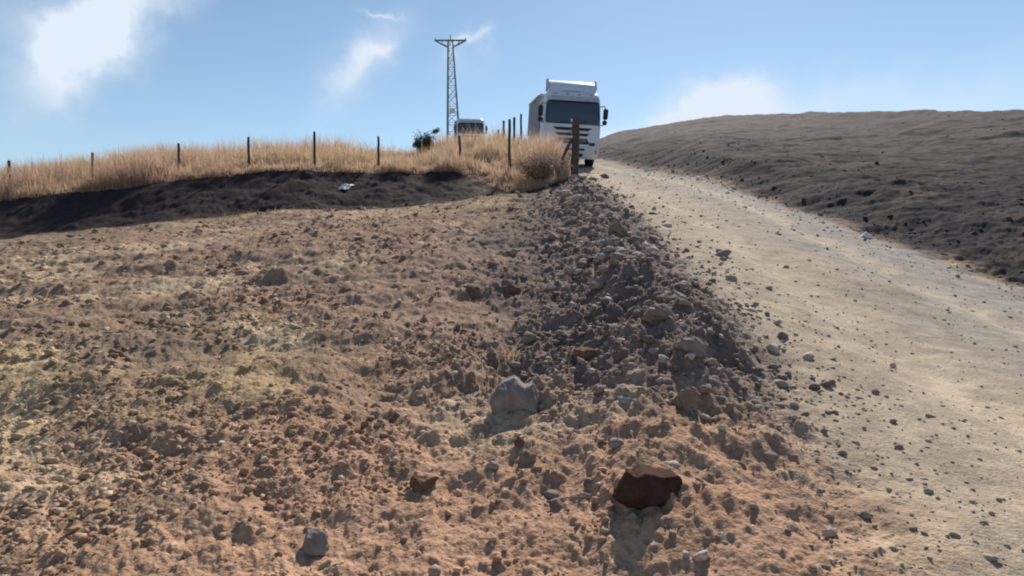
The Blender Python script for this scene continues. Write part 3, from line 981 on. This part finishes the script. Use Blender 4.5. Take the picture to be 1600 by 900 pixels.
# ------------------------------------------------------------------ pylon
def pylon():
    D = 95.0; X = (711 - 800) / 1000 * D
    base = Vector((X, D, float(H(X, D)) - .3))
    top_z = EYE + (405 - 66) / 1000 * D
    h = top_z - base.z
    root = empty('pylon', base)
    tag(root, 'tall steel lattice pylon with one cross arm behind the grassy bank', 'pylon')
    hw = lambda t: 1.05 * (1 - t) + .33 * t
    cx = lambda t: -.55 * t
    tw = MB()
    for sx in (-1, 1):
        for sy in (-1, 1):
            tw.beam((sx * hw(0), sy * hw(0), 0), (cx(1) + sx * hw(1), sy * hw(1), h * .985), .19)
    N = 14
    ts = [1 - (1 - k / N) ** 1.0 for k in range(N + 1)]
    br = MB()
    for k in range(N):
        t0, t1 = ts[k], ts[k + 1]
        P = lambda sx, sy, t: Vector((cx(t) + sx * hw(t), sy * hw(t), h * .985 * t))
        for (a, b) in (((-1, -1), (1, -1)), ((1, -1), (1, 1)), ((1, 1), (-1, 1)), ((-1, 1), (-1, -1))):
            if k % 2: br.beam(P(*a, t0), P(*b, t1), .075)
            else: br.beam(P(*b, t0), P(*a, t1), .075)
            br.beam(P(*a, t1), P(*b, t1), .055)
    tw.build('leg', M['steel'], root)
    br.build('bracing', M['steel'], root)
    arm = MB(); zt = h * .985; c = cx(1)
    for sy in (-.3, .3):
        arm.beam((c - 2.3, sy * .3, zt), (c + 2.3, sy * .3, zt), .17)
        for s in (-1, 1):
            arm.beam((c + s * 2.3, sy * .3, zt), (c + s * .4, sy, zt - .95), .12)
            arm.beam((c + s * 1.3, sy * .6, zt), (c + s * 1.1, sy * .7, zt - .6), .09)
    arm.build('cross_arm', M['steel'], root)
    pk = MB(); pk.beam((c, 0, zt), (c, 0, zt + .55), .16); pk.build('peak', M['steel'], root)
    for x in (-2.2, 0.0, 2.2):
        i = MB()
        zz = zt + (.10 if x else .55)
        pr = [(.05, 0), (.12, .05), (.05, .10), (.12, .16), (.05, .21), (.10, .27), (.02, .33)]
        i.tube([(c + x, 0, zz + q[1]) for q in pr], [q[0] for q in pr], 8)
        i.build('insulator', M['insul'], root, smooth=True)
    pl = MB(); t = .44
    pl.box((cx(t), -hw(t) - .12, h * t), (.85, .05, .7)); pl.build('warning_plate', M['insul'], root)


pylon()

# ------------------------------------------------------------------ lorries
ZL = [.42, .55, .9, 1.3, 1.85, 2.4, 2.86, 3.10, 3.26, 3.36, 3.40]
FL = [-1.40, -1.47, -1.50, -1.48, -1.43, -1.30, -1.16, -1.06, -.90, -.62, -.20]
HW = [1.16, 1.21, 1.23, 1.23, 1.22, 1.20, 1.17, 1.14, 1.08, .98, .80]
BK = .72


def f_at(z): return float(np.interp(z, ZL, FL))
def w_at(z): return float(np.interp(z, ZL, HW))


def surf(x, z):
    """front face of the cab at height z"""
    hw, f = w_at(z), f_at(z)
    yc = (BK + f) / 2; hy = yc - f
    q = min(abs(x) / hw, .9995)
    return yc - hy * (1 - q ** 8) ** (1 / 8)


def panel(mb, outline, off, th=.03, nx=12, nz=6):
    """a slightly raised panel on the cab front; outline(v) -> (x0, x1, z)"""
    vs, fs = [], []
    for lay, o in ((0, off), (1, off - th)):
        for j in range(nz + 1):
            x0, x1, z = outline(j / nz)
            for i in range(nx + 1):
                x = x0 + (x1 - x0) * i / nx
                vs.append((x, surf(x, z) - o, z))
    W = nx + 1; n = W * (nz + 1)
    for j in range(nz):
        for i in range(nx):
            a = j * W + i
            fs.append((a, a + 1, a + W + 1, a + W)); fs.append((n + a, n + a + W, n + a + W + 1, n + a + 1))
    for i in range(nx):
        fs.append((i, n + i, n + i + 1, i + 1)); a = nz * W + i; fs.append((a, a + 1, n + a + 1, n + a))
    for j in range(nz):
        a = j * W; fs.append((a, a + W, n + a + W, n + a)); a = j * W + nx; fs.append((a, n + a, n + a + W, a + W))
    mb.add(vs, fs)


def make_wheel(parent, x, y, R=.52, w=.30, dual=False):
    r = MB(); t = MB()
    s = 1 if x > 0 else -1
    prof = [(.30, -.5), (.46, -.5), (.515, -.42), (.52, -.3), (.52, .3), (.515, .42), (.46, .5), (.30, .5)]
    n = 28
    vs = []
    for (pr, px) in prof:
        for k in range(n):
            a = 2 * math.pi * k / n
            vs.append((px * w, pr / .52 * R * math.cos(a), pr / .52 * R * math.sin(a)))
    fs = [(i * n + k, i * n + (k + 1) % n, (i + 1) * n + (k + 1) % n, (i + 1) * n + k) for i in range(len(prof) - 1) for k in range(n)]
    t.add(vs, fs)
    wheel = t.build('wheel', M['tyre'], parent, smooth=True); wheel.location = (x, y, R)
    prof = [(.31, s * .42), (.29, s * .44), (.27, s * .30), (.15, s * .22), (.13, s * .46), (.02, s * .48)]
    vs = []
    for (pr, px) in prof:
        for k in range(n):
            a = 2 * math.pi * k / n
            vs.append((px * w, pr / .52 * R * math.cos(a), pr / .52 * R * math.sin(a)))
    fs = [(i * n + k, i * n + (k + 1) % n, (i + 1) * n + (k + 1) % n, (i + 1) * n + k) for i in range(len(prof) - 1) for k in range(n)]
    r.add(vs, fs); r.build('rim', M['rim'], wheel, smooth=True)


def make_lorry():
    root = empty('lorry')
    # cab shell
    mb = MB(); n = 64; vs = []
    for z in ZL:
        hw, f = w_at(z), f_at(z); yc = (BK + f) / 2; hy = yc - f
        for k in range(n):
            a = 2 * math.pi * k / n
            e = 2 / 8
            cx, sx = math.cos(a), math.sin(a)
            vs.append((hw * math.copysign(abs(cx) ** e, cx), yc + hy * math.copysign(abs(sx) ** e, sx), z))
    fs = [(i * n + k, i * n + (k + 1) % n, (i + 1) * n + (k + 1) % n, (i + 1) * n + k) for i in range(len(ZL) - 1) for k in range(n)]
    fs.append(tuple(range(n))); fs.append(tuple((len(ZL) - 1) * n + k for k in range(n)))
    mb.add(vs, fs)
    mb.build('cab', M['white'], root, smooth=True)
    # windscreen with rounded outline
    ws = MB()
    def o1(v):
        z = 1.89 + 1.02 * v
        e = 1.15 - .03 * v - .05 * (2 * v - 1) ** 6
        return -e, e, z
    panel(ws, o1, .012, .03, 24, 12)
    w = ws.build('windscreen', M['glass'], root, smooth=True)
    wp = MB()
    for x in (-.75, .05):
        wp.tube([(x, surf(x, 1.9) - .05, 1.90), (x + .55, surf(min(x + .55, 1.0), 1.98) - .045, 2.02)], .012, 5)
    wp.build('wiper', M['black'], w)
    st = MB(); st.box((.02, surf(0, 2.05) - .022, 2.06), (.22, .006, .12)); st.build('windscreen_sticker', M['litter'], w)
    # sun visor over the screen
    vz = MB()
    panel(vz, lambda v: (-1.04, 1.04, 2.90 + .20 * v), .13, .03, 20, 4)
    vz.build('sun_visor', M['dusty'], root, smooth=True)
    # front upper panel
    gp = MB(); panel(gp, lambda v: (-1.02, 1.02, 1.30 + .55 * v), .016, .03, 16, 6)
    gp.build('front_panel', M['white'], root, smooth=True)
    gr = MB()
    def slot(z0, z1, e0, e1):
        panel(gr, lambda v: (-(e0 + (e1 - e0) * v), e0 + (e1 - e0) * v, z0 + (z1 - z0) * v), .028, .03, 14, 2)
    slot(1.62, 1.75, .66, .82); slot(1.39, 1.51, .62, .72); slot(1.05, 1.28, .74, .64)
    for s in (-1, 1):
        panel(gr, lambda v: (s * .86 - .12, s * .86 + .12, 1.00 + .12 * v), .03, .03, 4, 2)
    grill = gr.build('grille', M['black'], root, smooth=False)
    sl = MB()
    for z in (1.15, 1.21): panel(sl, lambda v: (-.6, .6, z + .02 * v), .038, .03, 12, 1)
    sl.build('grille_bar', M['dusty'], grill)
    em = MB()
    ring = [(.13 * math.cos(a), surf(0, 1.57) - .05, 1.57 + .13 * math.sin(a)) for a in np.linspace(0, 2 * math.pi, 25)]
    em.tube(ring, .012, 6, cap=False)
    for a in (90, 210, 330):
        em.tube([(0, surf(0, 1.57) - .05, 1.57), (.13 * math.cos(rad(a)), surf(0, 1.57) - .05, 1.57 + .13 * math.sin(rad(a)))], [.02, .005], 5)
    em.build('emblem', M['rim'], grill, smooth=True)
    # bumper
    bp = MB(); panel(bp, lambda v: (-1.17, 1.17, .40 + .52 * v), .07, .10, 24, 5)
    bumper = bp.build('bumper', M['white'], root, smooth=True)
    it = MB(); panel(it, lambda v: (-.5, .5, .48 + .16 * v), .085, .03, 8, 2)
    panel(it, lambda v: (-.55, .55, .76 + .10 * v), .085, .03, 8, 2)
    it.build('air_intake', M['black'], bumper)
    npl = MB(); npl.box((0, surf(0, .70) - .10, .70), (.52, .012, .11)); npl.build('number_plate', M['litter'], bumper)
    for s in (-1, 1):
        hl = MB(); panel(hl, lambda v: (s * .84 - .24, s * .84 + .24, .63 + .20 * v), .09, .03, 8, 3)
        h = hl.build('headlight', M['lamp'], root, smooth=True)
        am = MB(); panel(am, lambda v: (s * 1.04 - .05, s * 1.04 + .05, .65 + .15 * v), .10, .02, 3, 2); am.build('indicator', M['amber'], h)
        # side window, door, step
        sw = MB()
        x = s * 1.215
        poly = [(-.98, 1.95), (.12, 1.95), (.12, 2.68), (-.72, 2.68)]
        vsx = [(s * (w_at(z) + .012), y, z) for y, z in poly] + [(s * (w_at(z) - .03), y, z) for y, z in poly]
        sw.add(vsx, [(0, 1, 2, 3), (7, 6, 5, 4), (0, 4, 5, 1), (1, 5, 6, 2), (2, 6, 7, 3), (3, 7, 4, 0)])
        sw.build('side_window', M['glass'], root)
        hd = MB(); hd.box((s * 1.25, .02, 1.75), (.03, .20, .04)); hd.build('door_handle', M['black'], root)
        stp = MB()
        for z in (.5, .82): stp.box((s * 1.14, -.62, z), (.2, .5, .05))
        stp.build('step', M['dark'], root)
        # wheel arch
        ar = MB()
        pts = [(s * 1.20, .62 * math.cos(a), .55 + .62 * math.sin(a)) for a in np.linspace(rad(-5), rad(185), 16)]
        for i in range(15): ar.box(tuple((Vector(pts[i]) + Vector(pts[i + 1])) / 2), (.10, .14, .05), Matrix.Rotation(-rad(-5 + 12.67 * (i + .5)) + rad(90) if False else math.atan2(pts[i + 1][2] - pts[i][2], pts[i + 1][1] - pts[i][1]), 3, 'X'))
        ar.build('wheel_arch', M['black'], root)
        # mirrors
        mi = MB(); mi.tube([(s * 1.15, -1.12, 2.72), (s * 1.28, -1.28, 2.74), (s * 1.34, -1.30, 2.64), (s * 1.34, -1.30, 1.98), (s * 1.28, -1.26, 1.90), (s * 1.17, -1.15, 1.93)], .022, 6)
        mm = mi.build('mirror_arm', M['black'], root, smooth=True)
        h2 = MB(); h2.box((s * 1.36, -1.28, 2.40), (.20, .13, .46)); h2.box((s * 1.35, -1.28, 2.03), (.19, .12, .20))
        h2.build('mirror', M['black'], mm, bevel=.03)
    # roof spoiler: sloping shield with side fins
    sp = MB()
    vs = []
    for x in np.linspace(-1.0, 1.0, 9):
        c = .10 * (x / 1.0) ** 2
        vs += [(x, -.66 + c, 3.37 - .12 * abs(x) ** 3), (x, -.56 + c, 3.56), (x, -.22 + c, 3.80), (x, .60, 3.90), (x, .66, 3.84), (x, .66, 3.30)]
    fs = []
    for i in range(8):
        for k in range(6):
            fs.append((i * 6 + k, i * 6 + (k + 1) % 6, (i + 1) * 6 + (k + 1) % 6, (i + 1) * 6 + k))
    fs.append(tuple(range(6))); fs.append(tuple(48 + k for k in range(6)))
    sp.add(vs, fs); spo = sp.build('roof_spoiler', M['white'], root, smooth=True)
    for s in (-1, 1):
        fn = MB()
        poly = [(-.45, 3.50), (.75, 3.40), (.75, 3.95), (-.05, 3.90)]
        fn.add([(s * 1.03 + dx, y, z) for dx in (-.02, .02) for y, z in poly], [(0, 1, 2, 3), (7, 6, 5, 4), (0, 4, 5, 1), (1, 5, 6, 2), (2, 6, 7, 3), (3, 7, 4, 0)])
        fn.build('spoiler_fin', M['dusty'], spo)
    for x in (-.6, .6):
        bk = MB(); bk.beam((x, .5, 3.36), (x, .5, 3.86), .05); bk.build('spoiler_bracket', M['dark'], spo)
    for x in (-.75, -.25, .25, .75):
        ml = MB(); ml.box((x, f_at(3.22) - .02, 3.20), (.12, .05, .05)); ml.build('marker_light', M['amber'], root)
    # chassis, tanks
    ch = MB()
    for s in (-1, 1): ch.box((s * .42, 3.4, .95), (.09, 8.4, .26))
    for y in (-.6, 1.2, 2.6, 4.2, 5.8, 7.2): ch.box((0, y, .93), (.8, .12, .16))
    for s in (-1, 1): ch.box((s * .95, 1.75, .78), (.5, 1.2, .55))
    ch.box((0, 0, .5), (2.0, .14, .14)); ch.box((0, 4.9, .5), (2.0, .14, .14)); ch.box((0, 6.2, .5), (2.0, .14, .14))
    ch.box((0, -.1, .8), (1.7, 1.2, .5))
    ch.build('chassis', M['dark'], root, bevel=.01)
    # tipper body
    tb = MB()
    y0, y1 = 1.15, 8.2
    tb.box((0, (y0 + y1) / 2, 1.32), (2.46, y1 - y0, .14))
    for s in (-1, 1): tb.box((s * 1.23, (y0 + y1) / 2, 2.29), (.06, y1 - y0, 1.80))
    tb.box((0, y0 + .03, 2.32), (2.40, .06, 1.86)); tb.box((0, y1 - .03, 2.25), (2.40, .06, 1.72))
    for s in (-1, 1):
        for k in range(9): tb.box((s * 1.285, y0 + .12 + k * (y1 - y0 - .24) / 8, 2.27), (.06, .12, 1.74))
        tb.box((s * 1.27, (y0 + y1) / 2, 3.20), (.14, y1 - y0, .10))
    tb.box((0, y0 - .02, 3.26), (2.52, .14, .10))
    tb.build('tipper_body', M['dusty'], root, bevel=.008)
    for s in (-1, 1):
        make_wheel(root, s * 1.03, 0, .52)
        for y in (4.9, 6.2): make_wheel(root, s * .95, y, .52, .56)
    return root


def copy_tree(o, parent=None, skip='~'):
    c = o.copy(); COL.objects.link(c)
    if parent: c.parent = parent; c.matrix_parent_inverse = o.matrix_parent_inverse
    for ch in list(o.children):
        if not ch.name.startswith(skip): copy_tree(ch, c, skip)
    return c


def place_lorry(o, px, D, yaw, roll=None, dz=0.0):
    X = (px - 800) / 1000 * D
    R = Matrix.Rotation(rad(yaw), 3, 'Z')
    fwd = R @ Vector((0, 1, 0)); side = R @ Vector((1, 0, 0))
    def g(p): return float(H0(p.x, p.y))
    P = Vector((X, D, 0))
    za, zb = g(P), g(P + fwd * 5.5)
    pitch = math.atan2(zb - za, 5.5)
    zl, zr = g(P - side * 1.0), g(P + side * 1.0)
    rl = -math.atan2(zr - zl, 2.0) if roll is None else rad(roll)
    o.location = (X, D, za + dz)
    o.rotation_mode = 'XYZ'
    Mx = (R @ Matrix.Rotation(pitch, 3, 'X') @ Matrix.Rotation(rl, 3, 'Y'))
    o.rotation_euler = Mx.to_euler()


lorry = make_lorry()
tag(lorry, 'white cab-over tipper lorry coming down the dirt road behind the wooden post', 'lorry', 'white lorries on the road')
place_lorry(lorry, 883, 28.6, 2, 3.0, .02)
lorry.scale = (1, 1, .935)
lorry2 = copy_tree(lorry, None, 'roof_spoiler')
lorry2['label'] = 'distant white lorry with only its cab top showing over the grassy mound'
place_lorry(lorry2, 735, 58, 6, 0, .62)
